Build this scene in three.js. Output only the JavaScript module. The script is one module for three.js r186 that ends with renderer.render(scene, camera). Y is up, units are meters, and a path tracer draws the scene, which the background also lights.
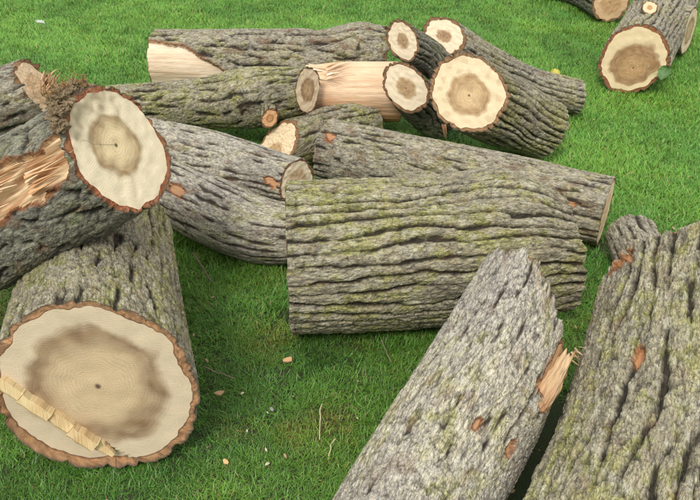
import * as THREE from 'three';
import { SimplexNoise } from 'three/addons/math/SimplexNoise.js';
import { mergeGeometries } from 'three/addons/utils/BufferGeometryUtils.js';

// ------------------------------------------------------------------ camera, sky, sun, exposure
const scene = new THREE.Scene();
const camera = new THREE.PerspectiveCamera(40, 1024 / 731, 0.05, 2000);
camera.position.set(0, 1.6, 0);
camera.rotation.x = -35 * Math.PI / 180;
const renderer = new THREE.WebGLRenderer({ antialias: true });
renderer.setSize(1024, 731);
renderer.toneMapping = THREE.LinearToneMapping;
renderer.toneMappingExposure = 1.6;
renderer.shadowMap.enabled = true;
{ // overcast sky: brighter towards the zenith, pale at the horizon, dull grass colour below it
  const W = 64, H = 64, d = new Float32Array(W * H * 4);
  for (let j = 0; j < H; j++) for (let i = 0; i < W; i++) {
    const el = ((j + .5) / H - .5) * Math.PI, s = Math.sin(el), k = (j * W + i) * 4;
    const L = s > 0 ? .62 * (1 + 1.6 * s) / 1.6 : .1;
    const c = s > 0 ? [.99, 1, 1.0] : [.5, .8, .3];
    for (let q = 0; q < 3; q++) d[k + q] = L * c[q];
    d[k + 3] = 1;
  }
  const t = new THREE.DataTexture(d, W, H, THREE.RGBAFormat, THREE.FloatType);
  t.mapping = THREE.EquirectangularReflectionMapping; t.magFilter = t.minFilter = THREE.LinearFilter; t.needsUpdate = true;
  scene.background = t; scene.environment = t;
}
const sun = new THREE.DirectionalLight(new THREE.Color(1, .96, .9), 1.5);
sun.position.set(-3, 9, 4.5); sun.target.position.set(0, 0, -2.5); scene.add(sun, sun.target);
sun.castShadow = true; sun.shadow.radius = 34;
sun.shadow.mapSize.set(2048, 2048);
Object.assign(sun.shadow.camera, { left: -7, right: 7, top: 7, bottom: -7, near: .5, far: 30 });

// ------------------------------------------------------------------ helpers
let seedState = 1;
function seeded(s) { let a = s >>> 0; return () => { a = (a + 0x6D2B79F5) | 0; let t = Math.imul(a ^ (a >>> 15), 1 | a); t = (t + Math.imul(t ^ (t >>> 7), 61 | t)) ^ t; return ((t ^ (t >>> 14)) >>> 0) / 4294967296; }; }
const SN = new SimplexNoise({ random: seeded(77) });
const n3 = (x, y, z) => SN.noise3d(x, y, z);
const clamp = (x, a = 0, b = 1) => Math.min(b, Math.max(a, x));
const ss = (a, b, x) => { const t = clamp((x - a) / (b - a)); return t * t * (3 - 2 * t); };
const mix = (a, b, t) => a + (b - a) * t;
const mix3 = (a, b, t) => [mix(a[0], b[0], t), mix(a[1], b[1], t), mix(a[2], b[2], t)];
const srgb = (r, g, b) => { const c = new THREE.Color().setRGB(r / 255, g / 255, b / 255, THREE.SRGBColorSpace); return [c.r, c.g, c.b]; };
const taken = {};
function numbered(n) { const k = taken[n] = (taken[n] ?? -1) + 1; return k ? `${n}_${String(k).padStart(3, '0')}` : n; }
function tag(o, label, category, group, kind) { if (label) o.userData.label = label; if (category) o.userData.category = category; if (group) o.userData.group = group; if (kind) o.userData.kind = kind; return o; }
function thing(name, label, category, pos = [0, 0, 0], group) { const g = new THREE.Group(); g.name = numbered(name); g.position.set(...pos); scene.add(g); return tag(g, label, category, group); }
function part(name, geo, mat, parent) { const m = new THREE.Mesh(geo, mat); m.name = name; m.castShadow = m.receiveShadow = true; parent.add(m); return m; }
function geoOf(P, N, C, U, I) {
  const g = new THREE.BufferGeometry();
  g.setAttribute('position', new THREE.BufferAttribute(P instanceof Float32Array ? P : new Float32Array(P), 3));
  if (C) g.setAttribute('color', new THREE.BufferAttribute(C instanceof Float32Array ? C : new Float32Array(C), 3));
  if (U) g.setAttribute('uv', new THREE.BufferAttribute(U instanceof Float32Array ? U : new Float32Array(U), 2));
  g.setIndex(new THREE.BufferAttribute(I instanceof Uint32Array ? I : new Uint32Array(I), 1));
  if (N) g.setAttribute('normal', new THREE.BufferAttribute(N, 3)); else g.computeVertexNormals();
  return g;
}
function subset(g, index) { // the triangles of index, with only their own vertices
  const map = new Map(), I = new Uint32Array(index.length), src = [];
  index.forEach((v, k) => { let q = map.get(v); if (q === undefined) { q = src.length; map.set(v, q); src.push(v); } I[k] = q; });
  const o = new THREE.BufferGeometry();
  for (const [n, sz] of [['position', 3], ['normal', 3], ['color', 3], ['uv', 2]]) {
    const a = g.attributes[n].array, b = new Float32Array(src.length * sz);
    for (let i = 0; i < src.length; i++) for (let k = 0; k < sz; k++) b[i * sz + k] = a[src[i] * sz + k];
    o.setAttribute(n, new THREE.BufferAttribute(b, sz));
  }
  o.setIndex(new THREE.BufferAttribute(I, 1));
  return o;
}
// tileable value-noise textures, one metre scale set by repeat
function tileTex(size, fn, color) {
  const d = new Uint8Array(size * size * 4);
  for (let j = 0; j < size; j++) for (let i = 0; i < size; i++) {
    const v = fn(i / size, j / size), k = (j * size + i) * 4;
    for (let q = 0; q < 3; q++) d[k + q] = clamp(Array.isArray(v) ? v[q] : v) * 255;
    d[k + 3] = 255;
  }
  const t = new THREE.DataTexture(d, size, size, THREE.RGBAFormat);
  t.wrapS = t.wrapT = THREE.RepeatWrapping; t.magFilter = THREE.LinearFilter; t.minFilter = THREE.LinearMipmapLinearFilter; t.generateMipmaps = true;
  if (color) t.colorSpace = THREE.SRGBColorSpace;
  t.needsUpdate = true; return t;
}
const S4 = (u, v, fu, fv, o = 0) => { // periodic in u and v
  const a = u * 2 * Math.PI, b = v * 2 * Math.PI, k = 1 / (2 * Math.PI);
  return SN.noise4d(Math.cos(a) * fu * k + o, Math.sin(a) * fu * k + o, Math.cos(b) * fv * k - o, Math.sin(b) * fv * k + 2 * o);
};
const barkBump = tileTex(512, (u, v) => {
  const w = .12 * S4(u, v, 60, 50, 2), a = ss(0, .22, Math.abs(S4(u, v, 24, 5, 1) + w)), b = ss(0, .25, Math.abs(S4(u, v, 52, 14, 3) + w)), c = S4(u, v, 110, 60, 5), e = S4(u, v, 34, 12, 8) * 2, st = e - Math.floor(e);
  return .1 + .3 * a + .24 * b + .12 * c + .26 * st;
});
const barkMap = tileTex(512, (u, v) => {
  const w = .14 * S4(u, v, 60, 50, 2), a = S4(u, v, 60, 24, 9), b = S4(u, v, 26, 9, 12), c = S4(u, v, 130, 90, 15), l = ss(0, .16, Math.abs(S4(u, v, 52, 14, 3) + w)), m = ss(0, .12, Math.abs(S4(u, v, 24, 5, 1) + w));
  const L = (.86 + .08 * a + .08 * b + .08 * c) * (.76 + .24 * l) * (.74 + .26 * m) + .1 * ss(.4, .75, a * .5 + c * .6);
  return [L, L * (.98 + .02 * a), L * (.94 - .04 * b)];
}, true);
const woodBump = tileTex(512, (u, v) => .5 + .12 * Math.sin((v * 46 + .6 * S4(u, v, 3, 3, 20)) * 2 * Math.PI) * (.5 + .5 * S4(u, v, 4, 6, 21)) + .1 * S4(u, v, 8, 110, 22) + .12 * S4(u, v, 130, 130, 23));
const woodMap = tileTex(512, (u, v) => { const a = S4(u, v, 6, 90, 30), c = S4(u, v, 100, 120, 31); const L = .93 + .025 * a + .04 * c; return [L, L * .99, L * .965]; }, true);
const splitBump = tileTex(512, (u, v) => .5 + .3 * S4(u, v, 70, 4, 40) + .2 * S4(u, v, 140, 9, 41));
const splitMap = tileTex(512, (u, v) => { const a = S4(u, v, 60, 3, 44), b = S4(u, v, 140, 8, 45); const L = .9 + .07 * a + .06 * b; return [L, L * (.985 + .02 * a), L * (.96 + .03 * a)]; }, true);
function rep(t, a, b) { const c = t.clone(); c.repeat.set(a, b); c.needsUpdate = true; return c; }
const M = {
  bark: new THREE.MeshStandardMaterial({ vertexColors: true, roughness: .93, map: rep(barkMap, 3.1, 3.1), bumpMap: rep(barkBump, 4.3, 4.3), bumpScale: .0036 }),
  cut: new THREE.MeshStandardMaterial({ vertexColors: true, roughness: .78, map: rep(woodMap, 4, 4), bumpMap: rep(woodBump, 3.4, 3.4), bumpScale: .0011 }),
  split: new THREE.MeshStandardMaterial({ vertexColors: true, roughness: .72, map: rep(splitMap, 3, 3), bumpMap: rep(splitBump, 3, 3), bumpScale: .0025 }),
  ring: new THREE.MeshStandardMaterial({ vertexColors: true, roughness: .9, bumpMap: rep(barkBump, 12, 12), bumpScale: .003 }),
  fibre: new THREE.MeshStandardMaterial({ vertexColors: true, roughness: .85 }),
  leaf: new THREE.MeshPhysicalMaterial({ vertexColors: true, roughness: .55, transmission: .25, thickness: 0, side: THREE.DoubleSide }),
  grass: new THREE.MeshPhysicalMaterial({ vertexColors: true, roughness: .5, side: THREE.DoubleSide }),
};

// ------------------------------------------------------------------ log profile data (axis points x, y, z, radius in metres)
const AX = {
  frontLeft: [[-.659, .275, -1.256, .262], [-.759, .25, -1.609, .25], [-.867, .23, -2.07, .224]],
  leaning: [[-1.379, .36, -1.592, .205], [-1.018, .53, -1.69, .192], [-.824, .63, -1.702, .19], [-.629, .745, -1.703, .183]],
  leftEdge: [[-2.1, .3, -2.45, .16], [-1.75, .36, -2.67, .16], [-1.37, .43, -2.9, .15]],
  mossy: [[-1.21, .2, -3.248, .111], [-.814, .2, -3.285, .127], [-.499, .25, -3.243, .155], [-.2, .35, -3.111, .114]],
  stripped: [[-1.115, .2, -3.87, .203], [-.46, .2, -3.86, .205], [.2, .2, -3.88, .2]],
  bare: [[-.27, .22, -3.39, .135], [.0, .235, -3.38, .152], [.26, .235, -3.37, .155]],
  smallLeft: [[.573, .28, -3.366, .09], [.399, .42, -3.354, .09], [.252, .54, -3.248, .086]],
  longGrey: [[1.265, .11, -3.607, .097], [.974, .2, -3.556, .095], [.725, .34, -3.461, .1], [.464, .52, -3.385, .09]],
  smallMid: [[.467, .1, -3.3, .104], [.378, .2, -3.248, .108], [.266, .36, -3.111, .101]],
  large: [[.954, .15, -3.085, .152], [.728, .28, -3.016, .169], [.525, .42, -2.902, .167]],
  behind: [[-.102, .15, -2.881, .15], [.515, .145, -2.579, .152], [1.03, .14, -2.352, .145]],
  central: [[-.201, .26, -1.867, .258], [.273, .255, -1.915, .258], [.54, .255, -1.945, .26], [.70, .24, -1.954, .215]],
  front: [[.021, .16, -.724, .175], [.164, .2, -.98, .173], [.33, .3, -1.216, .172], [.517, .38, -1.516, .17]],
  right: [[.56, .25, -.679, .268], [.74, .29, -1.003, .264], [.97, .405, -1.5, .264]],
  stub: [[1.06, .1, -1.72, .1], [1.1, .1, -2.24, .1]],
  torn: [[.103, .11, -3.27, .12], [-.1, .12, -3.14, .128], [-.35, .115, -2.97, .12]],
  forkA: [[-.971, .3, -2.629, .139], [-.599, .27, -2.533, .135], [-.213, .24, -2.419, .1]],
  forkB: [[-.936, .28, -2.5, .115], [-.583, .17, -2.345, .14], [-.355, .122, -2.245, .132], [-.19, .115, -2.225, .117]],
  under: [[-1.033, .08, -2.546, .09], [-.624, .08, -2.425, .083]],
  farTrunk: [[2.333, .2, -5.172, .205], [2.037, .2, -4.619, .207], [1.668, .2, -3.945, .194]],
  farLimb: [[1.9, .19, -4.75, .17], [2.26, .175, -4.58, .16]],
  farSplit: [[1.7, .17, -6.1, .18], [1.9, .17, -5.8, .17], [1.96, .16, -5.3, .14]],
};

// ------------------------------------------------------------------ ground and grass
const ground = (() => {
  const P = [], C = [], U = [], I = [], xs = [], zs = [];
  const steps = []; for (let i = -60; i <= 60; i++) steps.push(Math.sign(i) * (Math.abs(i) <= 40 ? Math.abs(i) * .12 : 4.8 + (Math.exp((Math.abs(i) - 40) * .25) - 1) * 4));
  for (const z of steps) for (const x of steps) {
    P.push(x, .012 * n3(x * .8, z * .8, 3) + .004 * n3(x * 4, z * 4, 8), z - 3);
    const a = .5 + .5 * n3(x * 1.7, z * 1.7, 1), b = .5 + .5 * n3(x * 6, z * 6, 5);
    const far = ss(2.6, 6, Math.hypot(x, z));
    C.push(...mix3(mix3([.04, .07, .018], [.07, .065, .03], a * b), [.055, .16, .025], far)); U.push(x, z);
  }
  const n = steps.length;
  for (let j = 0; j < n - 1; j++) for (let i = 0; i < n - 1; i++) { const a = j * n + i; I.push(a, a + n, a + 1, a + 1, a + n, a + n + 1); }
  const g = geoOf(P, null, C, U, I);
  const m = part('ground', g, new THREE.MeshStandardMaterial({ vertexColors: true, roughness: 1, bumpMap: rep(barkBump, 5, 5), bumpScale: .01 }), scene);
  return tag(m, null, null, null, 'structure');
})();
function logClearance(x, z) { // > 0 outside every log that lies on the grass there
  let m = 9;
  for (const k in AX) { const pts = AX[k];
    for (let i = 0; i + 1 < pts.length; i++) {
      const a = pts[i], b = pts[i + 1], dx = b[0] - a[0], dz = b[2] - a[2];
      const t = clamp(((x - a[0]) * dx + (z - a[2]) * dz) / (dx * dx + dz * dz));
      const h = mix(a[1], b[1], t), r = mix(a[3], b[3], t);
      if (h - r > .05) continue;
      const q = h - .02, w = Math.sqrt(Math.max(0, r * r - q * q));
      m = Math.min(m, Math.hypot(x - a[0] - dx * t, z - a[2] - dz * t) - w);
    } }
  return m;
}
{
  const rnd = seeded(5), P = [], C = [], I = [];
  const blade = (bx, bz, len, w, yaw, lean, curl, col) => {
    const s = P.length / 3, cx = Math.cos(yaw), cz = Math.sin(yaw), segs = 3;
    for (let k = 0; k <= segs; k++) {
      const t = k / segs, out = lean * t * len + curl * t * t * len, y = len * t * (1 - .28 * curl * t), ww = w * (1 - t * t) * .5 + .0001;
      const px = bx + cx * out, pz = bz + cz * out;
      P.push(px - cz * ww, y - .004, pz + cx * ww, px + cz * ww, y - .004, pz - cx * ww);
      const cc = mix3([col[0] * .9 + .03, col[1] * .9 + .01, col[2] * .8 + .01], col, ss(0, .4, t)); C.push(...cc, ...cc);
      if (k < segs) { const a = s + k * 2; I.push(a, a + 1, a + 2, a + 1, a + 3, a + 2); }
    }
  };
  for (let i = 0; i < 74; i++) {
    const r = Math.sqrt(rnd()) * .05, a = rnd() * 6.283, dry = rnd() < .05;
    const col = dry ? [.3, .24, .1] : mix3([.05, .145, .014], [.15, .33, .035], rnd());
    blade(Math.cos(a) * r, Math.sin(a) * r, (.011 + .021 * rnd()) * (dry ? .8 : 1), .0013 + .0016 * rnd(), rnd() * 6.283, .15 + .5 * rnd(), .2 + .9 * rnd(), col);
  }
  const g = geoOf(P, null, C, null, I);
  const mats = [], cols = [], m4 = new THREE.Matrix4(), q = new THREE.Quaternion(), e = new THREE.Euler(), rg = seeded(11);
  for (let z = -.55; z > -9; z -= .0) {
    const d = -z, step = .025 + .0026 * d; z -= step;
    for (let x = -(.62 * d + 1.2); x < .62 * d + 1.2; x += step) {
      const X = x + (rg() - .5) * step * 1.6, Z = z + (rg() - .5) * step * 1.6, r0 = rg(), r1 = rg(), r2 = rg(), r3 = rg();
      const cl = logClearance(X, Z);
      if (cl < -.015) continue;
      if (Z > -1.5 && Math.abs(X - (.47 - .35 * (Z + 1.0))) < .13) continue; // bare soil in the dark gap between the two foreground logs
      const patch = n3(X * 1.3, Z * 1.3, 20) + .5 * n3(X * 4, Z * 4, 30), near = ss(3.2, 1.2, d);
      if (near * .12 + (patch < -.6 ? .18 : 0) > r3 * 1.25 + .1) continue;
      const s = (.8 + .45 * r0) * mix(1.05, .82, near) * (1 + .12 * patch) * mix(1.25, 1, ss(0, .12, cl));
      e.set((r1 - .5) * .5, r2 * 6.283, (r0 - .5) * .5); q.setFromEuler(e);
      m4.compose(new THREE.Vector3(X, .012 * n3(X * .8, (Z + 3) * .8, 3), Z), q, new THREE.Vector3(s, s * mix(1, .85, near), s));
      mats.push(m4.clone());
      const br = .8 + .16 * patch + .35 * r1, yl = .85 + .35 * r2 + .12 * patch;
      const dry = ss(.5, .85, n3(X * 2.2 + 60, Z * 2.2, 4) + .3 * n3(X * 9, Z * 9, 2)) * near, shadeTint = mix(1.42, .98, near);  // near tufts coloured darker, far ones brighter: shade painted into the grass colour
      cols.push(new THREE.Color().setRGB(br * yl * shadeTint * (.95 + .45 * dry), br * shadeTint * (1 - .1 * dry), br * shadeTint * .95));
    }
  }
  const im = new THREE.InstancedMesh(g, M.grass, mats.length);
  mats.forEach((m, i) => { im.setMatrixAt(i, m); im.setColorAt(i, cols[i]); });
  im.name = 'grass'; im.castShadow = im.receiveShadow = true; scene.add(im);
  tag(im, 'short mown green lawn grass around all the logs', 'grass', null, 'stuff');
  console.log('tufts', mats.length);
}

// ------------------------------------------------------------------ logs
const PAL = {
  grey: { hi: [.5, .465, .365], lo: [.085, .066, .043], moss: [.36, .36, .11], mossAmt: .5, pale: [.68, .66, .57] },
  mossy: { hi: [.48, .445, .325], lo: [.08, .063, .037], moss: [.35, .37, .075], mossAmt: .72, pale: [.66, .65, .54] },
  silver: { hi: [.62, .59, .515], lo: [.115, .09, .064], moss: [.4, .4, .14], mossAmt: .4, pale: [.78, .77, .7] },
  dark: { hi: [.3, .295, .24], lo: [.06, .048, .034], moss: [.21, .25, .1], mossAmt: .45, pale: [.46, .48, .4] },
};
// amp: depth of furrows (m), f: ridges per metre round the log, st: how much longer than wide a ridge is
let crackNow = 0; // how much of a crack the last sampled bark point lies in
function barkField(o) {
  const { f = 12, st = 5, seed = 0, crack = .3, knob = 0, sp = .05, R0 = .2, wob = 2.6, sw = .5, vo = 0, lines = 1 } = o;
  const nr = Math.max(5, Math.round(2 * Math.PI * R0 / sp));
  return (x, y, u) => {
    const wx = .012 * n3(x * 6 + seed, y * 6, u * 3.4), wy = .012 * n3(x * 6, y * 6 + seed, u * 3.4 + 9);
    const X = x + wx, Y = y + wy, U = u + seed * 3.1, th = Math.atan2(y, x);
    const ph = nr * th + wob * n3(x * 5 + 2, y * 5, U * 1.9) + 1.1 * n3(x * 13, y * 13 + 4, U * 5.5) + .5 * n3(x * 30, y * 30, U * 13);
    const jag = n3(x * 52, y * 52, u * 17 + seed), fine = n3(x * 110, y * 110, u * 40);
    const v = sw * (2.3 * Math.abs(Math.sin(ph / 2)) - 1.15) + (1.15 - sw) * (2.4 * Math.abs(n3(X * f * .8, Y * f * .8, U * f * .8 / st)) - .75) + .26 * jag + .12 * fine + vo;
    const r1 = .72 * ss(-.62, -.2, v) + .28 * ss(-.35, .75, v);
    const b = Math.abs(n3(X * f * 2.2 + 7, Y * f * 2.2, U * f * 2.2 / (st * .8)) + .14 * jag), r2 = ss(.0, .2, b);
    const c = Math.abs(n3(X * f * 4.4, Y * f * 4.4 + 3, U * f * 4.4 / 3) + .1 * fine), r3 = ss(0, .24, c);
    const k = 1 - ss(0, .13, Math.abs(n3(X * f * 1.7 + 31, Y * f * 1.7, U * f * 2.1) + .16 * fine));
    const shelf = n3(X * f * 1.4 + 50, Y * f * 1.4, U * f * .5), step = (shelf * 2.5 - Math.floor(shelf * 2.5));
    let h = .56 * r1 + .17 * lines * r2 * (.25 + .75 * r1) + .12 * lines * r3 * (.3 + .7 * r1) + .07 * (.6 * jag + .4 * fine) * (.4 + .6 * r1) + .1 * step * r1 - crack * k * r1 * .4;
    crackNow = Math.min(1, lines * (.75 * (1 - r2) + .5 * (1 - r3)) + 1.4 * crack * k);
    if (knob) h += knob * ss(.35, .8, n3(x * 9 + 3, y * 9, u * 8 + seed));
    return h;
  };
}
const WOOD = { sap: srgb(240, 224, 192), ring: srgb(158, 126, 84), core: srgb(206, 178, 134), rIn: .3, rOut: .62, ox: 0, oy: 0, nr: 14, grey: 0, crack: 0, edge: srgb(186, 138, 92), stain: 0 };
function faceColor(st, x, y, seed) {
  const r = Math.hypot(x, y), dx = x - st.ox, dy = y - st.oy, q = Math.hypot(dx, dy), an = Math.atan2(dy, dx);
  const rho = mix(q, r, ss(.5, 1, r)) + .045 * n3(x * 2.2 + seed, y * 2.2, 1) + .012 * n3(x * 7, y * 7 + seed, 2);
  const w = .035 + .02 * n3(Math.cos(an) * 1.5, Math.sin(an) * 1.5, seed);
  const inA = ss(st.rIn - .08, st.rIn + .2, rho), outA = 1 - ss(st.rOut - w - .03, st.rOut + .08, rho);
  let c = mix3(st.core, st.ring, inA * (.7 + .3 * ss(st.rIn, st.rOut, rho)) * (.88 + .28 * n3(x * 4, y * 4, seed + 4)));
  c = mix3(st.sap, c, outA * (.88 + .12 * n3(an * 2, rho * 9, seed)));
  const ringN = Math.pow(.5 + .5 * Math.sin((rho * st.nr + .35 * n3(x * 1.5, y * 1.5, seed + 9)) * 6.283), 3), amp = outA > .2 ? .13 : .06;
  const f = 1 - amp * ringN + .018 * n3(Math.cos(an) * 9, Math.sin(an) * 9, rho * 3 + seed) + .03 * n3(x * 30, y * 30, seed);
  c = c.map(v => v * f);
  if (q < .05) c = mix3([.12, .07, .04], c, ss(.012, .05, q));
  for (let k = 0; k < st.crack; k++) { // fine drying checks running out from the pith
    const a0 = seed * 2.3 + k * 2.1 + .1 * n3(q * 4, k, seed), d = Math.abs(Math.sin((an - a0) / 2)) * 2 * q;
    if (Math.cos(an - a0) > 0 && q < .75 - .12 * k) c = mix3([.16, .1, .06], c, ss(.001, .011, d) * .6 + .4);
  }
  if (st.stain) { const s = ss(.1, .6, n3(x * 2.6 + seed * 2, y * 2.6, 14)) * st.stain; c = mix3(c, [c[0] * .55, c[1] * .5, c[2] * .42], s); }
  if (st.mould) { const s = ss(.35, .95, y + .35 * n3(x * 4, y * 4, seed)) * (.75 + .3 * n3(x * 5, y * 5, seed)); c = mix3(c, [.2, .15, .07], clamp(s) * st.mould); }
  if (st.grey) { const L = (c[0] + c[1] + c[2]) / 3; c = mix3(c, [L * 1.02, L, L * .95], st.grey); }
  return c;
}
const vec = a => new THREE.Vector3(a[0], a[1], a[2]);
const LOGGROUP = 'cut logs lying on the lawn';
/* Build bark, cut faces and bark rims of one length of wood under parent.
   th measured from the top of the log (0) towards the right hand of one who looks along the axis (+90 deg). */
function wood(parent, o) {
  const pts = o.pts, curve = new THREE.CatmullRomCurve3(pts.map(vec), false, 'centripetal');
  const L = curve.getLength(), cell = o.cell, amp = o.amp, pal = o.pal ?? PAL.grey, seed = o.seed;
  const R0 = pts.reduce((s, p) => s + p[3], 0) / pts.length, field = barkField({ ...o, R0 }), base = new THREE.Vector3(...(o.origin ?? [0, 0, 0]));
  const nu = Math.max(8, Math.round(L / cell)), ths = [];
  const fine = cell / R0, lo = o.fineFrom ?? -135, hi = o.fineTo ?? 135;
  for (let d = -180; d < 180 - 1e-6;) { ths.push(d * Math.PI / 180); d += (d >= lo && d <= hi ? 1 : 2.6) * fine * 180 / Math.PI; }
  if (180 - ths[ths.length - 1] * 180 / Math.PI < fine * 30) ths.pop();
  const nt = ths.length, nv = (nu + 1) * (nt + 1);
  const P = new Float32Array(nv * 3), C = new Float32Array(nv * 3), U = new Float32Array(nv * 2), pe = new Float32Array(nv);
  const rad = t => { const s = t * (pts.length - 1), i = Math.min(pts.length - 2, Math.floor(s)), f = ss(0, 1, s - i); return mix(pts[i][3], pts[i + 1][3], f * .5 + (s - i) * .5); };
  const frames = [];
  for (let i = 0; i <= nu; i++) {
    const u = i / nu, t = curve.getUtoTmapping(u), c = curve.getPoint(t), T = curve.getTangent(t).normalize();
    const N = new THREE.Vector3(0, 1, 0).addScaledVector(T, -T.y).normalize(), B = T.clone().cross(N);
    frames.push({ c, T, N, B, r: rad(t) });
  }
  const lobes = (th, u) => { const a = o.oval ?? .05, s = seed * 1.7; return 1 + a * n3(Math.cos(th) * .9 + s, Math.sin(th) * .9, u * L * .9 + s) + (o.bumps ? o.bumps(u, th * 57.2958) : 0); };
  const shift = (fr, n, th, rr) => { if (!n) return 0; const d = fr.N.clone().multiplyScalar(Math.cos(th)).addScaledVector(fr.B, Math.sin(th)); return clamp(-n.dot(d) * rr / n.dot(fr.T), -1.6 * rr, 1.6 * rr); };
  const nrm = [o.n0 && vec(o.n0).normalize(), o.n1 && vec(o.n1).normalize()], endOf = [frames[0], frames[nu]];
  const rag = [o.rag0 ?? .004, o.rag1 ?? .004];
  const ragN = (e, th) => rag[e] * (n3(Math.cos(th) * 3 + e * 5, Math.sin(th) * 3, seed) + .5 * n3(Math.cos(th) * 11, Math.sin(th) * 11 + e, seed) + .3 * n3(Math.cos(th) * 30, Math.sin(th) * 30 + e, seed));
  const ext = (e, th) => (o['ext' + e] ? o['ext' + e](th * 57.2958) : 0);
  const cutShift = [0, 1].map(e => ths.concat([Math.PI]).map(th => shift(endOf[e], nrm[e], th, endOf[e].r * lobes(th, e)) + ext(e, th)));
  const bth0 = o.barkThick ?? amp * .9 + .006, wb = Math.min(.5, (o.blend ?? .3) / L);
  for (let i = 0; i <= nu; i++) {
    const u = i / nu, fr = frames[i];
    const w0 = 1 - ss(0, wb * 1.6, u), w1 = ss(1 - wb * 1.6, 1, u);
    for (let j = 0; j <= nt; j++) {
      const th = j < nt ? ths[j] : Math.PI, ct = Math.cos(j < nt ? th : ths[0] + 2 * Math.PI), sn = Math.sin(j < nt ? th : ths[0] + 2 * Math.PI);
      const k = i * (nt + 1) + j, rm = fr.r * lobes(j < nt ? th : ths[0], u), uu = u * L;
      const e0 = 1 - ss(0, .04 / L, u), e1 = ss(1 - .04 / L, 1, u);
      const along = cutShift[0][j < nt ? j : 0] * w0 + cutShift[1][j < nt ? j : 0] * w1 + ragN(0, th) * e0 + ragN(1, th) * e1;
      const h = field(ct * R0, sn * R0, uu + along), ck = crackNow;
      let p = o.peel ? o.peel(u, th * 57.2958, ct * R0, sn * R0, uu) : -1;
      pe[k] = p;
      let r = rm - amp + amp * h;
      if (p > 0) r = rm - bth0 + (o.peelShape ? o.peelShape(u, th * 57.2958) : 0) + .002 * n3(ct * R0 * 40, sn * R0 * 40, uu * 3);
      P[k * 3] = fr.c.x + (fr.N.x * ct + fr.B.x * sn) * r + fr.T.x * along - base.x;
      P[k * 3 + 1] = fr.c.y + (fr.N.y * ct + fr.B.y * sn) * r + fr.T.y * along - base.y;
      P[k * 3 + 2] = fr.c.z + (fr.N.z * ct + fr.B.z * sn) * r + fr.T.z * along - base.z;
      U[k * 2] = (j < nt ? th : Math.PI) * R0; U[k * 2 + 1] = uu;
      let col;
      if (p > 0) {
        const g = .5 + .5 * n3(ct * R0 * 60, sn * R0 * 60, uu * 2 + seed), g2 = n3(ct * R0 * 9, sn * R0 * 9, uu * 2);
        col = mix3(o.peelA ?? srgb(232, 198, 158), o.peelB ?? srgb(204, 160, 116), clamp(.5 * g + .35 * g2 + (o.peelTint ? o.peelTint(u, th * 57.2958) : 0)));
      } else {
        const x = ct * R0, y = sn * R0, lowf = n3(x * 4 + seed, y * 4, uu * 2.5), mid = n3(x * 16, y * 16 + seed, uu * 9), hi2 = n3(x * 55, y * 55, uu * 38 + seed);
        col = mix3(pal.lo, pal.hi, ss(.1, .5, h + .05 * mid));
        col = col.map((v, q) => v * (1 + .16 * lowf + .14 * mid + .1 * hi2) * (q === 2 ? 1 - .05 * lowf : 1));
        const ms = ss(.05, .5, lowf * .45 + mid * .6 + (pal.mossAmt - .55) * .9 + .4 * hi2) * ss(.15, .4, h) * (1 - .45 * ss(.6, .9, h));
        col = mix3(col, pal.moss, ms * .75);
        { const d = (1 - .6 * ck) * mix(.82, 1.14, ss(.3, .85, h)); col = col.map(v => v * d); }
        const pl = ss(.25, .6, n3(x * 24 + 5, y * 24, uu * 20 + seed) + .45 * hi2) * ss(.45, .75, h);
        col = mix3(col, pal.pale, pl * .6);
        const br = ss(.5, .72, n3(x * 13 + 40, y * 13, uu * 7 + seed) + .25 * hi2) * (o.scuff ?? .45); // knocked-off flakes show red-brown under-bark
        col = mix3(col, [.24, .115, .05], br * .8);
        if (p > -.22) col = mix3(col, srgb(172, 108, 62), ss(-.22, -.05, p) * .8);
      }
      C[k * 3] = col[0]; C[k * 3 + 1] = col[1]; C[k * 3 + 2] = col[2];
    }
  }
  const IB = [], IW = [];
  const tri = (a, b, c) => ((pe[a] > 0) + (pe[b] > 0) + (pe[c] > 0) === 3 ? IW : IB).push(a, b, c);
  for (let i = 0; i < nu; i++) for (let j = 0; j < nt; j++) { const a = i * (nt + 1) + j, b = a + nt + 1; tri(a, a + 1, b); tri(a + 1, b + 1, b); }
  const all = geoOf(P, null, C, U, IB.concat(IW));
  { // weld the seam normals
    const n = all.attributes.normal.array;
    for (let i = 0; i <= nu; i++) { const a = i * (nt + 1) * 3, b = a + nt * 3; for (let q = 0; q < 3; q++) { const m = (n[a + q] + n[b + q]) / 2; n[a + q] = n[b + q] = m; } }
  }
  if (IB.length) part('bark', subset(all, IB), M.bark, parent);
  if (IW.length) { // every bare patch is a part
    const up = new Map(), find = v => { while (up.get(v) !== v) { up.set(v, up.get(up.get(v))); v = up.get(v); } return v; };
    for (const v of IW) if (!up.has(v)) up.set(v, v);
    for (let k = 0; k < IW.length; k += 3) { const a = find(IW[k]); up.set(find(IW[k + 1]), a); up.set(find(IW[k + 2]), a); }
    const sets = new Map();
    for (let k = 0; k < IW.length; k += 3) { const a = find(IW[k]); if (!sets.has(a)) sets.set(a, []); sets.get(a).push(IW[k], IW[k + 1], IW[k + 2]); }
    for (const q of sets.values()) if (q.length > 36) part('exposed_wood', subset(all, q), M.split, parent);
  }
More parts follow.
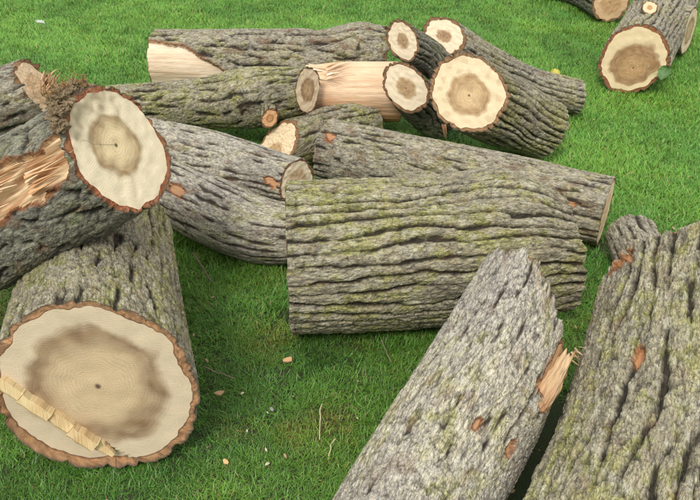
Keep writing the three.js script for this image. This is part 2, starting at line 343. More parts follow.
  // ---- ends
  for (const e of [0, 1]) {
    const st0 = o['face' + e]; if (st0 === null) continue;
    const st = { ...WOOD, ...st0 }, fr = endOf[e], row = e ? nu : 0, nr = Math.max(10, Math.round(fr.r / (cell < .005 ? .002 : .0025)));
    const n = nrm[e] ?? fr.T.clone().multiplyScalar(e ? 1 : -1);
    const ctr = fr.c.clone().sub(base), fp = [], fc = [], fu = [], fi = [], rp = [], rc = [], ru = [], ri = [];
    const sgn = e ? 1 : -1, ax = fr.N, ay = fr.B;
    const at = (j, f) => { // point of the wood disc
      const th = ths[j % nt], bth = bth0 * (1 + .35 * n3(Math.cos(th) * 2.2, Math.sin(th) * 2.2, seed + e) + .12 * n3(Math.cos(th) * 9, Math.sin(th) * 9, seed)), rm = (fr.r * lobes(th, e) - bth) * f, s = cutShift[e][j % nt] * rm / (fr.r * lobes(th, e));
      const p = ctr.clone().addScaledVector(ax, Math.cos(th) * rm).addScaledVector(ay, Math.sin(th) * rm).addScaledVector(fr.T, s);
      const x = Math.sin(th) * f, y = Math.cos(th) * f;
      const rough = .0018 * n3(x * 3, y * 3, seed) + (st.relief ? st.relief(x, y) : 0) + (st.rough ?? 0) * (n3(x * 6, y * 6, seed) + .6 * n3(x * 17, y * 17, seed));
      return [p.addScaledVector(n, rough), x * sgn * -1, y, th];
    };
    for (let k = 0; k <= nr; k++) for (let j = 0; j <= nt; j++) {
      const [p, x, y] = at(j, Math.max(.002, k / nr));
      fp.push(p.x, p.y, p.z); fc.push(...faceColor(st, x, y, seed + e * 3)); fu.push(x * fr.r, y * fr.r);
    }
    for (let k = 0; k < nr; k++) for (let j = 0; j < nt; j++) { const a = k * (nt + 1) + j, b = a + nt + 1; e ? fi.push(a, b, a + 1, a + 1, b, b + 1) : fi.push(a, a + 1, b, a + 1, b + 1, b); }
    part('cut_face', geoOf(fp, null, fc, fu, fi), M.cut, parent);
    const K = 5;
    for (let k = 0; k <= K; k++) for (let j = 0; j <= nt; j++) {
      const [p] = at(j, 1), v = (row * (nt + 1) + (j % nt)) * 3, f = k / K, th = ths[j % nt];
      const q = new THREE.Vector3(mix(p.x, P[v], f), mix(p.y, P[v + 1], f), mix(p.z, P[v + 2], f)).addScaledVector(n, k > 0 && k < K ? .0025 * n3(Math.cos(th) * 40, Math.sin(th) * 40, k * 3) : 0);
      rp.push(q.x, q.y, q.z);
      const nn = .8 + .35 * n3(Math.cos(th) * 14, Math.sin(th) * 14, f * 2 + seed);
      const spl = .5 + .5 * n3(Math.cos(th) * 5, Math.sin(th) * 5, seed + 3);
      const c = mix3(mix3(st.cambium ?? srgb(112, 70, 46), mix3(st.edge, [.22, .165, .11], .4 * spl), ss(0, .22, f)), [.13, .1, .07], ss(.45 + .35 * spl, 1, f)); rc.push(...c.map(v2 => v2 * nn)); ru.push(th * fr.r, f * .02);
    }
    for (let k = 0; k < K; k++) for (let j = 0; j < nt; j++) { const a = k * (nt + 1) + j, b = a + nt + 1; e ? ri.push(a, b, a + 1, a + 1, b, b + 1) : ri.push(a, a + 1, b, a + 1, b + 1, b); }
    part('bark_rim', geoOf(rp, null, rc, ru, ri), M.ring, parent);
  }
  return { curve, frames, L, at: (u, thDeg, f = 1) => { const fr = frames[Math.round(u * nu)], t = thDeg / 57.2958, r = fr.r * f; return fr.c.clone().sub(base).addScaledVector(fr.N, Math.cos(t) * r).addScaledVector(fr.B, Math.sin(t) * r); } };
}
function log(label, o) {
  const c = o.pts.reduce((s, p) => [s[0] + p[0] / o.pts.length, 0, s[2] + p[2] / o.pts.length], [0, 0, 0]);
  const t = thing('log', label, 'log', c, LOGGROUP);
  const info = wood(t, { ...o, origin: c });
  return { t, info, c };
}
// a spray of torn wood fibres
function fibres(parent, name, base, dir, o) {
  const r = seeded(o.seed), P = [], C = [], I = [], D = vec(dir).normalize(), side = vec(o.side ?? [1, 0, 0]);
  for (let i = 0; i < o.n; i++) {
    const b = vec(base).addScaledVector(side, (r() - .5) * o.width).add(new THREE.Vector3(r() - .5, r() - .5, r() - .5).multiplyScalar(o.jit ?? .015));
    const d = D.clone().add(new THREE.Vector3(r() - .5, r() - .5, r() - .5).multiplyScalar(o.spread ?? .8)).normalize(), len = o.len * (.35 + .65 * r()), w = o.w * (.4 + r());
    const a = new THREE.Vector3(r() - .5, r() - .5, r() - .5).cross(d).normalize(), c2 = d.clone().cross(a), bend = new THREE.Vector3(r() - .5, r() - .7, r() - .5).multiplyScalar(len * (o.bend ?? .4));
    const col = mix3(o.colA, o.colB, r()), s = P.length / 3, segs = 4;
    for (let k = 0; k <= segs; k++) {
      const t = k / segs, p = b.clone().addScaledVector(d, len * t).addScaledVector(bend, t * t), ww = w * (1 - t * .85);
      for (const [x, y] of [[1, 0], [-.5, .5], [-.5, -.5]]) { const q = p.clone().addScaledVector(a, x * ww).addScaledVector(c2, y * ww); P.push(q.x, q.y, q.z); C.push(...col); }
      if (k < segs) for (let m = 0; m < 3; m++) { const u = s + k * 3 + m, v = s + k * 3 + (m + 1) % 3; I.push(u, v, u + 3, v, v + 3, u + 3); }
    }
  }
  return part(name, geoOf(P, null, C, null, I), M.fibre, parent);
}
const rel = (p, c) => [p[0] - c[0], p[1] - c[1], p[2] - c[2]];
const patchPeel = (list) => (u, th, x, y, uu) => { // list of [u, th, size along, size round (deg)]
  let m = -1;
  for (const [pu, pt, su, st] of list) { let dt = th - pt; if (dt > 180) dt -= 360; if (dt < -180) dt += 360; const d = 1 - Math.hypot((u - pu) / su, dt / st) + .55 * n3(x * 30, y * 30, uu * 12) + .25 * n3(x * 70, y * 70, uu * 30); m = Math.max(m, Math.min(d, 1) * .6); }
  return m;
};

// front left: big trunk section, face towards us
{
  const strip = (x, y) => x * .62 + y * .78; // distance along the face normal to the felling step
  const lineD = (x, y) => (y - .2) + (x + 1);    // below zero: lower-left of the hinge strip
  const { t, info, c } = log('big trunk section, wide brown-ringed face towards us with pale jagged strip across it', {
    pts: AX.frontLeft, cell: .004, amp: .017, f: 12, st: 5, sw: .4, seed: 3, vo: 0, pal: PAL.mossy, n0: [.08, .22, 1], oval: .035, barkThick: .026, fineFrom: -110, fineTo: 150, face1: {}, scuff: .25,
    face0: { sap: srgb(214, 196, 166), ring: srgb(130, 98, 62), core: srgb(210, 184, 144), rIn: .42, rOut: .74, ox: .02, oy: .05, nr: 30, res: 110, grey: .1, crack: 0, edge: srgb(216, 162, 112), relief: (x, y) => (lineD(x, y) < 0 ? -.016 : 0) },
  });
  // hinge strip: a row of broken pale slabs standing proud of the face
  const g = [], fr = info.frames[0], n = vec([.08, .22, 1]).normalize(), r = seeded(8), ctr = fr.c.clone().sub(vec(c));
  const ex = new THREE.Vector3(1, 0, 0).addScaledVector(n, -n.x).normalize(), ey = n.clone().cross(ex), R = fr.r - .026;
  const pt = (x, y, z) => ctr.clone().addScaledVector(ex, x * R).addScaledVector(ey, y * R).addScaledVector(n, z);
  const cuts = [-1.0, -.8, -.53, -.34, -.1, .07]; let hw = .05;
  for (let i = 0; i + 1 < cuts.length; i++) {
    const P = [], C = [], I = [], seg = 5, w = .065 + .05 * r(), z1 = .006 + .02 * r();
    const ym = x => .2 - 1.0 * (x + 1);
    for (let k = 0; k <= seg; k++) {
      const x = mix(cuts[i] + (i ? .004 : 0), cuts[i + 1], k / seg), y = ym(x), ww = w * (1 + .3 * (r() - .5)) * (i === 4 ? 1 - .6 * k / seg : 1);
      const col = mix3(srgb(238, 216, 168), srgb(222, 190, 140), r());
      for (const [dy, z] of [[ww, -.004], [ww * .92, z1], [-ww * .5, z1 + .003], [-ww, z1 - .004], [-ww, -.022]]) { const q = pt(x + dy * .7, y + dy * .7, z); P.push(q.x, q.y, q.z); C.push(...col); }
    }
    for (let k = 0; k < seg; k++) for (let m = 0; m < 4; m++) { const a = k * 5 + m; I.push(a, a + 1, a + 5, a + 1, a + 6, a + 5); }
    for (const s of [0, seg * 5]) for (let m = 1; m < 4; m++) s ? I.push(s, s + m, s + m + 1) : I.push(s, s + m + 1, s + m);
    part('hinge_strip', geoOf(P, null, C, P.filter((_, i2) => i2 % 3 < 2), I).toNonIndexed(), M.split, t).geometry.computeVertexNormals();
  }
}
// leaning log at left
{
  const { t, info, c } = log('log with oval cream end and split side, propped on the big ringed trunk section', {
    pts: AX.leaning, cell: .0038, amp: .016, f: 13, st: 2.8, sp: .042, sw: .25, knob: .25, seed: 9, pal: PAL.dark, n1: [.83, .47, .24], oval: .05, barkThick: .018, fineFrom: -90, fineTo: 170, rag1: .008, blend: .3, scuff: .5,
    peel: (u, th, x, y, uu) => { const s = (th - (50 + 14 * (1 - u) + 6 * Math.sin(u * 9))) / (17 + 12 * (1 - u)); return Math.min(.5, (1 - Math.abs(s)) * .9 + .22 * n3(x * 12, y * 12, uu * 9) + .1 * n3(x * 40, y * 40, uu * 20) - .9 * ss(.965, 1, u)); },
    peelA: srgb(240, 216, 176), peelB: srgb(176, 124, 82), peelTint: (u, th) => .5 * Math.sin(th * .35 + u * 16) * Math.sin(u * 23 + th * .1) + .25 * Math.sin(th * .9), peelShape: (u, th) => -.012 - .012 * Math.sin(th * .2 + 3 * u) - .006 * Math.sin(th * .55 + u * 21), face0: {},
    face1: { sap: srgb(242, 228, 198), ring: srgb(146, 114, 68), core: srgb(234, 212, 168), rIn: .3, rOut: .52, ox: -.02, oy: .1, nr: 16, crack: 1, edge: srgb(190, 120, 72), mould: .75, cambium: srgb(170, 52, 40) },
  });
  for (const [u, th, n, sd] of [[.62, 44, 14, 31], [.5, 60, 16, 32], [.78, 60, 12, 33]]) {
    const p = info.at(u, th, .9);
    fibres(t, 'torn_fibres', [p.x, p.y, p.z], [.84, .46, .12], { seed: sd, n, width: .07, side: [-.2, .6, -.6], len: .17, w: .006, spread: .16, jit: .03, colA: srgb(244, 222, 184), colB: srgb(206, 156, 110), bend: .12 });
  }
  const g = [];
  for (const [th, size, f] of [[-40, .022, .97], [-24, .027, 1.0], [-6, .024, 1.0], [10, .028, 1.0], [26, .022, .99], [38, .018, .98]]) { // frayed bark along the top of the cut
    const p = info.at(1, th, f), b = new THREE.IcosahedronGeometry(1, 22), a = b.attributes.position, C = [];
    for (let k = 0; k < a.count; k++) {
      const x = a.getX(k), y = a.getY(k), z = a.getZ(k), w = th * .1;
      const r = 1 + .4 * n3(x * 1.2 + w, y * 1.2, z * 1.2) + .22 * n3(x * 3 + w, y * 3, z * 3) + .08 * n3(x * 8, y * 8 + w, z * 8);
      a.setXYZ(k, p.x - .03 + x * r * size * 1.1, p.y + y * r * size * .8, p.z + z * r * size * 1.3);
      const t = .5 + .5 * n3(x * 5 + w, y * 5, z * 5); C.push(...mix3([.28, .185, .095], [.66, .5, .29], t * (.7 + .3 * r)));
    }
    b.setAttribute('color', new THREE.BufferAttribute(new Float32Array(C), 3)); b.computeVertexNormals(); g.push(b);
  }
  part('torn_bark', mergeGeometries(g), M.ring, t);
  const top = info.at(1, -5, 1);
  fibres(t, 'torn_fibres', [top.x - .02, top.y + .01, top.z], [-.2, .8, .3], { seed: 4, n: 130, width: .17, side: [-.2, .1, .9], len: .03, w: .0025, spread: 1.4, jit: .04, bend: .6, colA: srgb(186, 146, 96), colB: srgb(120, 92, 58) });
}
{ // far left edge
  const { t, info } = log('grey log at the left edge with torn splintered end, behind the leaning log', {
    pts: AX.leftEdge, cell: .0065, amp: .012, f: 13, st: 3.5, seed: 14, pal: PAL.grey, n1: [.8, .42, -.12], rag1: .024, face0: null,
    face1: { sap: srgb(236, 208, 172), ring: srgb(214, 176, 136), core: srgb(226, 192, 150), rough: .002 },
  });
  const p = info.at(1, 40, .7);
  fibres(t, 'torn_fibres', [p.x + .05, p.y - .03, p.z + .03], [.5, .8, .2], { seed: 6, n: 60, width: .12, side: [.3, -.2, .8], len: .09, w: .008, spread: .7, jit: .05, colA: srgb(214, 184, 146), colB: srgb(168, 128, 92) });
}
{ // mossy log with stub
  const { t, info, c } = log('mossy furrowed log with small sawn branch stub, lying before the bark-stripped trunk', {
    pts: AX.mossy, cell: .005, amp: .016, f: 14, st: 4, sw: .35, seed: 21, pal: PAL.mossy, n1: [.86, .1, .46], oval: .06, barkThick: .014, face0: null,
    face1: { sap: srgb(248, 226, 194), ring: srgb(156, 120, 84), core: srgb(206, 172, 130), rIn: .24, rOut: .56, nr: 9 }, scuff: .2,
  });
  const p = info.at(.83, 108, .55), q = info.at(.86, 112, 1.28);
  const s = new THREE.Group(); s.name = 'branch_stub'; t.add(s);
  wood(s, { pts: [[p.x, p.y, p.z, .05], [q.x, q.y, q.z, .042]], cell: .005, amp: .006, f: 20, st: 2, seed: 23, pal: PAL.mossy, n1: [.35, .2, .9], face0: null, barkThick: .009, blend: .05, face1: { sap: srgb(222, 176, 128), ring: srgb(150, 100, 62), core: srgb(206, 150, 100), rIn: .25, rOut: .5, edge: srgb(180, 120, 74), nr: 6 } });
}
{ // trunk at the back
  log('long trunk farthest back in the pile, bark gone from its lower left end', {
    pts: AX.stripped, cell: .0055, amp: .017, f: 12, st: 3.5, sw: .3, seed: 31, pal: PAL.grey, oval: .05, barkThick: .022, fineFrom: -100, fineTo: 140, rag1: .03, scuff: .6,
    bumps: (u, th) => .16 * Math.exp(-Math.pow((u - .9) / .09, 2)) * ss(80, 20, Math.abs(th)) - .05 * Math.exp(-Math.pow((u - .72) / .05, 2)) * ss(80, 20, Math.abs(th)),
    peel: (u, th, x, y, uu) => { const e = 31 + 480 * u * u + 4 * n3(uu * 6, 2, 1) + 1.5 * n3(uu * 22, 4, 1); return Math.min((th - e) / 30, (150 - th) / 20, (.4 - u) * 3, .5); },
    peelA: srgb(246, 226, 200), peelB: srgb(224, 186, 146), face0: { sap: srgb(230, 206, 170) }, face1: {},
  });
  const { t, info } = log('smooth peach log stripped of all bark, left of the stacked round cut ends', {
    pts: AX.bare, cell: .005, amp: .004, f: 12, st: 5, seed: 33, oval: .05, barkThick: .004, peel: () => .5, peelA: srgb(244, 212, 178), peelB: srgb(206, 152, 108), face0: null, face1: { sap: srgb(240, 214, 180) },
    peelTint: (u, th) => .6 * ss(70, 125, th) - .3 + .35 * Math.exp(-Math.pow((u - .3) / .06, 2)) + .3 * Math.exp(-Math.pow((th - 84) / 8, 2)),
    bumps: (u, th) => .06 * Math.exp(-Math.pow((u - .3) / .12, 2)) * Math.exp(-Math.pow((th - 20) / 30, 2)),
  });
  for (const [u, th, dir, n, sd] of [[.12, 22, [1, -.12, .3], 40, 9], [.3, 30, [.6, .3, .35], 22, 10]]) {
    const p = info.at(u, th, 1.0);
    fibres(t, 'torn_fibres', [p.x, p.y, p.z], dir, { seed: sd, n, width: .1, side: [0, .4, -.8], len: .17, w: .006, spread: .22, jit: .02, colA: srgb(250, 236, 214), colB: srgb(214, 170, 124), bend: .12 });
  }
}
log('small log with oval pale end, upper left of the round cut ends in the stack', {
  pts: AX.smallLeft, cell: .006, amp: .013, f: 18, st: 3.5, sp: .03, sw: .7, seed: 37, pal: PAL.dark, n1: [-.5, .12, .85], oval: .05, barkThick: .015, face0: null, face1: { sap: srgb(242, 226, 198), ring: srgb(176, 146, 108), core: srgb(160, 128, 92), rIn: .12, rOut: .42, nr: 8, crack: 0 },
});
log('long grey log sloping down to the lawn, its round cut end topmost in the stack', {
  pts: AX.longGrey, cell: .006, amp: .014, f: 18, st: 4, sp: .03, sw: .7, seed: 41, pal: PAL.grey, n1: [-.4, .42, .8], n0: [.95, -.1, -.1], oval: .06, barkThick: .016, face0: {}, face1: { sap: srgb(242, 224, 196), ring: srgb(166, 130, 92), core: srgb(150, 116, 80), rIn: .1, rOut: .38, nr: 8, crack: 0 },
});
log('small log with round cream end and dark heart, lowest left of the stacked cut ends', {
  pts: AX.smallMid, cell: .006, amp: .013, f: 18, st: 3, sp: .03, sw: .7, seed: 43, pal: PAL.dark, n1: [-.05, .22, .97], oval: .04, barkThick: .015, face0: null, face1: { sap: srgb(244, 228, 200), ring: srgb(184, 152, 108), core: srgb(170, 136, 94), rIn: .12, rOut: .46, nr: 9, crack: 0 },
});
{
  const { t, info } = log('log with the widest round cut end of the stack, dark spot in it', {
    pts: AX.large, cell: .0045, amp: .019, f: 16, st: 4, sp: .033, sw: .75, seed: 47, pal: PAL.mossy, n1: [-.42, .36, .83], oval: .05, barkThick: .021, rag1: .007, face0: {}, scuff: .2,
    face1: { sap: srgb(242, 222, 186), ring: srgb(166, 130, 86), core: srgb(218, 188, 144), rIn: .28, rOut: .58, ox: .05, oy: -.05, nr: 12, crack: 0, stain: .35, edge: srgb(200, 154, 108), res: 50 },
  });
  const p = info.at(1, 170, .98);
  fibres(t, 'torn_fibres', [p.x - .01, p.y, p.z + .02], [.25, -1, .2], { seed: 12, n: 10, width: .02, len: .07, w: .005, spread: .25, jit: .008, colA: srgb(190, 150, 110), colB: srgb(140, 92, 60), bend: .1 });
}
log('furrowed log lying behind the central trunk, its sawn right end seen edge-on', {
  pts: AX.behind, cell: .005, amp: .013, f: 15, st: 5.5, sp: .038, sw: .4, seed: 53, pal: PAL.grey, n1: [.9, .02, .47], oval: .05, barkThick: .014, scuff: .5, face0: {}, face1: { sap: srgb(252, 228, 196), ring: srgb(226, 188, 146), core: srgb(236, 202, 160) }, fineFrom: -120, fineTo: 120,
  peel: patchPeel([[.9, 62, .014, 5], [.04, 35, .02, 9]]), peelA: srgb(200, 150, 108), peelB: srgb(150, 94, 60),
});
log('big thick trunk with deep wavy furrows in the middle of the lawn', {
  pts: AX.central, cell: .0034, amp: .02, f: 12, st: 9, n1: [1, 0, -.25], lines: .8, seed: 61, sp: .043, sw: .72, wob: 3.4, pal: PAL.mossy, oval: .04, barkThick: .03, n0: [-1, 0, .06], rag1: .01, scuff: .22, knob: .16, crack: .3, fineFrom: -75, fineTo: 130, face0: {}, face1: {},
  bumps: (u, th) => .07 * Math.exp(-Math.pow((u - .8) / .14, 2)) * Math.exp(-Math.pow((th + 5) / 50, 2)) - .05 * Math.exp(-Math.pow((u - .9) / .08, 2)) * Math.exp(-Math.pow((th - 68) / 20, 2)) + .05 * ss(.8, 1, u) * Math.exp(-Math.pow((th - 100) / 30, 2)),
});
{
  const { t, info } = log('pale grey rough log in the foreground with torn splinters on its raised end', {
    pts: AX.front, cell: .003, amp: .0135, f: 15, st: 3.4, sp: .04, sw: .25, vo: .3, seed: 67, pal: PAL.silver, n1: [.68, .25, -.7], rag1: .018, oval: .05, barkThick: .016, scuff: .35, crack: .4, knob: .1, fineFrom: -125, fineTo: 125, face0: null, face1: {},
    peel: (u, th, x, y, uu) => Math.max(patchPeel([[.5, 24, .02, 2.4], [.5, 58, .03, 2.6]])(u, th, x, y, uu), Math.min(1 - Math.abs((th - 63) / 12), (u - .72) / .1, .5) + .25 * n3(x * 20, y * 20, uu * 9) - .1),
    peelA: srgb(206, 164, 120), peelB: srgb(150, 92, 56), peelTint: (u) => -.5 * ss(.8, 1, u),
    ext1: th => -.2 * ss(-15, 85, th) * ss(180, 130, th) + .03 * Math.exp(-Math.pow((th - 66) / 9, 2)),
  });
  const T = info.frames[info.frames.length - 1].T, a = info.at(.64, 66, .97), b = info.at(.88, 62, 1.0);
  { // solid torn wedge still joined to the bark, its end ragged
    const P = [], C = [], U = [], I = [], n = 20, m = 14, r = seeded(19), D = new THREE.Vector3(T.x + .16, T.y + .04, T.z).normalize();
    const W = vec([.42, -.55, .4]).normalize(), K = D.clone().cross(W).normalize(), tip = [], tone = [];
    for (let k = 0; k <= m; k++) { tip.push(.185 + .05 * n3(k * .35, 3, 1) + .03 * (r() - .5) - .05 * Math.abs(k / m - .4)); tone.push(r()); }
    for (const side of [1, -1]) for (let i = 0; i <= n; i++) for (let k = 0; k <= m; k++) {
      const f = i / n, w = (k / m - .5) * .062 * ss(-.25, .3, f) * (1 - .25 * f), th = .011 * (1 - .75 * f) * Math.sqrt(Math.max(.04, 1 - Math.pow(2 * k / m - 1, 2)));
      const q = new THREE.Vector3(a.x, a.y, a.z).addScaledVector(D, f * tip[k] - .02).addScaledVector(W, w + .003 * n3(k, f * 3, 7)).addScaledVector(K, side * th + .012 * f * f + .004 * n3(k * .7, f * 2.5, 2) + .002 * (tone[k] - .5));
      P.push(q.x, q.y, q.z); U.push(w, f * .2);
      C.push(...mix3(mix3(srgb(238, 214, 176), srgb(204, 162, 118), tone[k]), srgb(176, 120, 78), ss(.5, 0, f) * .7));
    }
    const o = (n + 1) * (m + 1);
    for (let i = 0; i < n; i++) for (let k = 0; k < m; k++) { const q = i * (m + 1) + k, b2 = q + m + 1; I.push(q, q + 1, b2, q + 1, b2 + 1, b2, q + o, b2 + o, q + 1 + o, q + 1 + o, b2 + o, b2 + 1 + o); }
    for (let i = 0; i < n; i++) for (const k of [0, m]) { const q = i * (m + 1) + k, b2 = q + m + 1; k ? I.push(q, q + o, b2, b2, q + o, b2 + o) : I.push(q, b2, q + o, b2, b2 + o, q + o); }
    for (let k = 0; k < m; k++) for (const i of [0, n]) { const q = i * (m + 1) + k; i ? I.push(q, q + 1, q + o, q + 1, q + 1 + o, q + o) : I.push(q, q + o, q + 1, q + 1, q + o, q + 1 + o); }
    part('torn_wedge', geoOf(P, null, C, U, I), M.split, t);
  }
  fibres(t, 'torn_fibres', [a.x + (T.x + .16) * .155, a.y + T.y * .155 + .004, a.z + T.z * .155], [.7, -.6, -.1], { seed: 20, n: 12, width: .05, side: [.4, .3, -.5], len: .06, w: .0035, spread: .5, jit: .015, colA: srgb(240, 220, 186), colB: srgb(206, 164, 116), bend: .6 });
}
{
  const { t, info } = log('massive rough mossy trunk filling the lower right corner', {
    pts: AX.right, cell: .0034, amp: .021, f: 12, st: 7, sp: .05, sw: .58, vo: .0, wob: 4, seed: 73, pal: PAL.mossy, n1: [.15, .1, -1], rag1: .012, oval: .05, barkThick: .022, scuff: .3, knob: .2, crack: .4, fineFrom: -125, fineTo: 75, face0: null, face1: {},
    peel: patchPeel([[.97, -62, .03, 9], [.52, -32, .03, 2.2]]), peelA: srgb(204, 152, 106), peelB: srgb(140, 84, 52),
  });
}
log('short grey stub of log between the edge-on sawn end and the massive right trunk', {
  pts: AX.stub, cell: .005, amp: .014, f: 17, st: 5, seed: 79, pal: PAL.grey, oval: .05, face0: {}, face1: {},
});
{
  const { t, info } = log('short log with a torn slanting pale end, tucked under the mossy log', {
    pts: AX.torn, cell: .0055, amp: .013, f: 16, st: 4, seed: 83, pal: PAL.mossy, n1: [-.6, .62, .55], rag1: .012, oval: .05, face0: null,
    face1: { sap: srgb(236, 214, 180), ring: srgb(184, 152, 108), core: srgb(200, 168, 124), rIn: .2, rOut: .5, oy: -.3, rough: .004, edge: srgb(196, 140, 90) },
  });
}
{ // forked limb
  const c = [-.55, 0, -2.42];
  const t = thing('log', 'silvery grey forked log with smooth bark and a cut end, left of the central trunk', 'log', c, LOGGROUP);
  const sm = { cell: .0045, amp: .0095, f: 17, st: 5, sp: .034, sw: .42, lines: .7, pal: PAL.silver, origin: c, face0: null, oval: .05, scuff: .35 };
  wood(t, { ...sm, pts: AX.forkA, seed: 89, n1: [.8, .05, .6], barkThick: .012, face1: { sap: srgb(250, 232, 204), ring: srgb(206, 172, 134), core: srgb(226, 196, 156), edge: srgb(190, 132, 90) },
    peel: patchPeel([[.33, 84, .07, 7], [.95, 70, .03, 12]]), peelA: srgb(214, 164, 120), peelB: srgb(168, 112, 74) });
  wood(t, { ...sm, pts: AX.forkB, seed: 97, face1: {}, rag1: .01, peel: patchPeel([[.4, 40, .05, 9]]), peelA: srgb(200, 156, 116), peelB: srgb(150, 100, 70) });
}
log('thin dark log on the grass in the shade under the silvery forked log', { pts: AX.under, cell: .006, amp: .012, f: 16, st: 4, seed: 101, pal: PAL.dark, face0: null, face1: {} });
{ // far right crotch piece
  const c = [1.95, 0, -4.45];
  const t = thing('log', 'forked trunk piece with brown-hearted face, second sawn end and small branch stub on top', 'log', c, LOGGROUP);
  wood(t, { pts: AX.farTrunk, cell: .006, amp: .022, f: 14, st: 3, sp: .04, sw: .7, seed: 103, pal: PAL.grey, origin: c, n1: [-.25, .25, .95], oval: .06, barkThick: .024, face0: null, face1: { sap: srgb(226, 206, 168), ring: srgb(140, 102, 62), core: srgb(176, 138, 92), rIn: .3, rOut: .76, ox: .05, oy: -.25, nr: 10, edge: srgb(180, 112, 64) } });
  wood(t, { pts: AX.farLimb, cell: .007, amp: .016, f: 13, st: 3, seed: 107, pal: PAL.grey, origin: c, n1: [.78, .05, .58], barkThick: .014, face0: null, face1: { sap: srgb(240, 220, 190) } });
  const s = new THREE.Group(); s.name = 'branch_stub'; t.add(s);
  wood(s, { pts: [[1.82, .33, -4.28, .055], [1.795, .43, -4.2, .048]], cell: .006, amp: .006, f: 20, st: 2, seed: 109, pal: PAL.grey, origin: c, n1: [-.1, .75, .65], face0: null, blend: .05, barkThick: .008, face1: { sap: srgb(232, 204, 168), ring: srgb(176, 124, 80), core: srgb(206, 150, 100), rIn: .1, rOut: .4, nr: 5 } });
}
log('log cut off by the top edge, its pale end behind the forked trunk piece', { pts: AX.farSplit, cell: .008, amp: .016, f: 13, st: 3, seed: 113, pal: PAL.dark, n1: [-.1, .1, 1], face0: null, face1: { sap: srgb(224, 190, 150), ring: srgb(200, 160, 118), core: srgb(206, 168, 124) } });

// ------------------------------------------------------------------ leaves, twigs and chips in the grass
function leafGeo(len, wid, col, seed, curl = .25) {
  const P = [], C = [], I = [], r = seeded(seed), n = 10, m = 6, ph = r() * 6;
  for (let i = 0; i <= n; i++) for (let j = 0; j <= m; j++) {
    const t = i / n, s = j / m * 2 - 1, w = wid * Math.pow(Math.sin(Math.PI * Math.pow(t, .8)), .8) * (1 + .12 * Math.sin(t * 22 + ph) * Math.abs(s));
    P.push(s * w * .5, len * curl * (t - t * t) + wid * .3 * s * s + .002 * Math.sin(t * 9 + s * 4 + ph), (t - .5) * len);
    const v = .85 + .3 * Math.abs(s) * (.5 + .5 * Math.sin(t * 40)) - (j === m / 2 ? .15 : 0); C.push(...col.map(q => q * v));
  }
  for (let i = 0; i < n; i++) for (let j = 0; j < m; j++) { const a = i * (m + 1) + j, b = a + m + 1; I.push(a, b, a + 1, a + 1, b, b + 1); }
  return geoOf(P, null, C, null, I);
}
function putLeaf(name, label, cat, pos, rot, len, wid, col, seed) {
  const o = part(numbered(name), leafGeo(len, wid, col, seed), M.leaf, scene); o.position.set(...pos); o.rotation.set(...rot); return tag(o, label, cat);
}
function twig(label, a, b, r0, col, seed, group) {
  const r = seeded(seed), pts = []; for (let i = 0; i <= 5; i++) { const t = i / 5; pts.push(new THREE.Vector3(mix(a[0], b[0], t) + (r() - .5) * .007, mix(a[1], b[1], t) + (r() - .5) * .006, mix(a[2], b[2], t) + (r() - .5) * .007)); }
  const g = new THREE.TubeGeometry(new THREE.CatmullRomCurve3(pts), 24, r0, 6), p = g.attributes.position, n = p.count, C = [];
  for (let i = 0; i < n; i++) { const v = .8 + .4 * r(); C.push(...col.map(q => q * v)); }
  g.setAttribute('color', new THREE.BufferAttribute(new Float32Array(C), 3));
  const o = part(numbered('twig'), g, M.fibre, scene); return tag(o, label, 'twig', group);
}
function chip(label, pos, size, col, seed, name = 'wood_chip', cat = 'wood chip') {
  const r = seeded(seed), s = new THREE.Shape(), n = 7;
  for (let i = 0; i < n; i++) { const a = i / n * 6.283, q = size * (.35 + .3 * r()); const x = Math.cos(a) * q * 1.5, y = Math.sin(a) * q * .8; i ? s.lineTo(x, y) : s.moveTo(x, y); }
  const g = new THREE.ExtrudeGeometry(s, { depth: size * .22, bevelEnabled: true, bevelSize: size * .05, bevelThickness: size * .05, bevelSegments: 1 });
  const c = []; for (let i = 0; i < g.attributes.position.count; i++) { const v = .85 + .3 * r(); c.push(...col.map(q => q * v)); }
  g.setAttribute('color', new THREE.BufferAttribute(new Float32Array(c), 3));
  const o = part(numbered(name), g, M.fibre, scene); o.position.set(...pos); o.rotation.set(-Math.PI / 2 + (r() - .5) * .5, (r() - .5) * .5, r() * 6); return tag(o, label, cat);
}
const GR = 'small twigs and straws lying in the grass';
putLeaf('leaf', 'small yellow leaf on the grass near the far right logs', 'leaf', [1.28, .045, -4.13], [.2, .7, .2], .07, .05, [.62, .55, .09], 1);
putLeaf('leaf', 'pale leaf on the grass in the upper left corner of the lawn', 'leaf', [-2.3, .05, -5.14], [.3, 1.2, -.2], .09, .05, [.5, .55, .45], 2);
putLeaf('leaf', 'pale green leaf on the grass behind the bark-stripped trunk', 'leaf', [-1.07, .05, -4.88], [-.2, 2, .2], .07, .045, [.5, .55, .16], 3);
putLeaf('leaf', 'whitish leaf on the grass right of the stacked cut ends', 'leaf', [1.1, .04, -3.32], [.3, .4, .3], .045, .028, [.6, .62, .52], 4);
putLeaf('leaf', 'green leaf against the lower edge of the far brown-hearted cut face', 'leaf', [1.82, .15, -3.84], [.9, -.5, .5], .1, .075, [.12, .24, .07], 5);
twig('brown stick in the shade between the silvery log and the big ringed trunk section', [-.62, .05, -2.2], [-.51, .035, -2.02], .0035, [.13, .1, .06], 1);
twig('bent grey twig on the grass right of the big ringed face', [-.47, .04, -1.58], [-.36, .035, -1.53], .0022, [.2, .17, .11], 2);
twig('upright pale straw in the open grass between the foreground logs', [-.085, .045, -1.42], [-.09, .03, -1.3], .0016, [.55, .48, .3], 3);
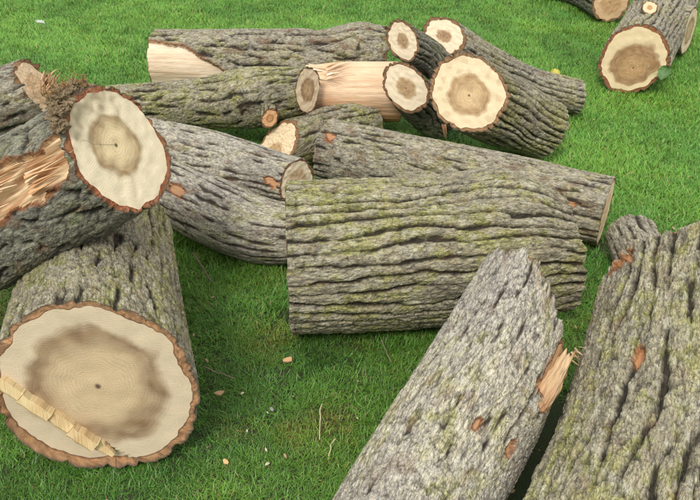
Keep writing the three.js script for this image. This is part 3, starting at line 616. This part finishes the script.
twig('slanting pale straw beside the lower left of the grey foreground log', [-.045, .04, -1.29], [-.062, .03, -1.24], .0016, [.52, .45, .27], 4);
twig('thin twig on the grass under the edge of the central trunk', [.105, .04, -1.7], [.135, .035, -1.6], .0016, [.26, .22, .14], 5);
chip('brown wood chip on the grass right of the big ringed face', [-.4, .035, -1.47], .022, srgb(180, 150, 110), 6);
chip('tan wood chip on the grass below the big ringed face', [-.345, .032, -1.22], .014, srgb(196, 160, 110), 7);
chip('torn bark chip at the lower left corner of the central trunk', [-.2, .03, -1.62], .022, srgb(190, 150, 108), 8);
chip('reddish brown flake of bark lying on the massive right trunk', [.84, .555, -1.06], .001, srgb(120, 74, 44), 9, 'bark_flake', 'bark');
chip('small grey pebble in the open grass between the foreground logs', [-.235, .03, -1.41], .011, [.3, .3, .27], 10, 'pebble', 'pebble');

{ // crumbs of bark and wood trodden into the grass
  const g = new THREE.IcosahedronGeometry(1, 1), a = g.attributes.position, r = seeded(91);
  for (let k = 0; k < a.count; k++) { const x = a.getX(k), y = a.getY(k), z = a.getZ(k), q = 1 + .4 * n3(x * 2, y * 2, z * 2); a.setXYZ(k, x * q * 1.5, y * q * .45, z * q * .8); }
  g.computeVertexNormals();
  const list = [];
  for (let k = 0; k < 170; k++) { const d = 1.1 + 3.4 * r() * r(), x = (r() - .5) * 1.3 * d, q = [x, -d, r(), r(), r()]; const c = logClearance(x, -d); if (c > .01 && c < .7) list.push(q); }
  const im = new THREE.InstancedMesh(g, new THREE.MeshStandardMaterial({ roughness: .95 }), list.length), m = new THREE.Matrix4(), q = new THREE.Quaternion();
  list.forEach(([x, z, u, v, w], k) => {
    q.setFromEuler(new THREE.Euler((u - .5) * 1.2, v * 6.28, (w - .5) * 1.2)); const sz = .0018 + .0032 * u * u;
    im.setMatrixAt(k, m.compose(new THREE.Vector3(x, .016 + .012 * w, z), q, new THREE.Vector3(sz, sz, sz)));
    const c = w < .75 ? mix3([.2, .14, .08], [.4, .28, .16], u) : mix3([.5, .42, .28], [.58, .5, .36], u); im.setColorAt(k, new THREE.Color().setRGB(...c));
  });
  im.name = 'bark_crumbs'; im.castShadow = im.receiveShadow = true; scene.add(im);
  tag(im, 'tiny crumbs of bark and sawdust scattered in the grass around the logs', 'crumbs', null, 'stuff');
}
renderer.render(scene, camera);
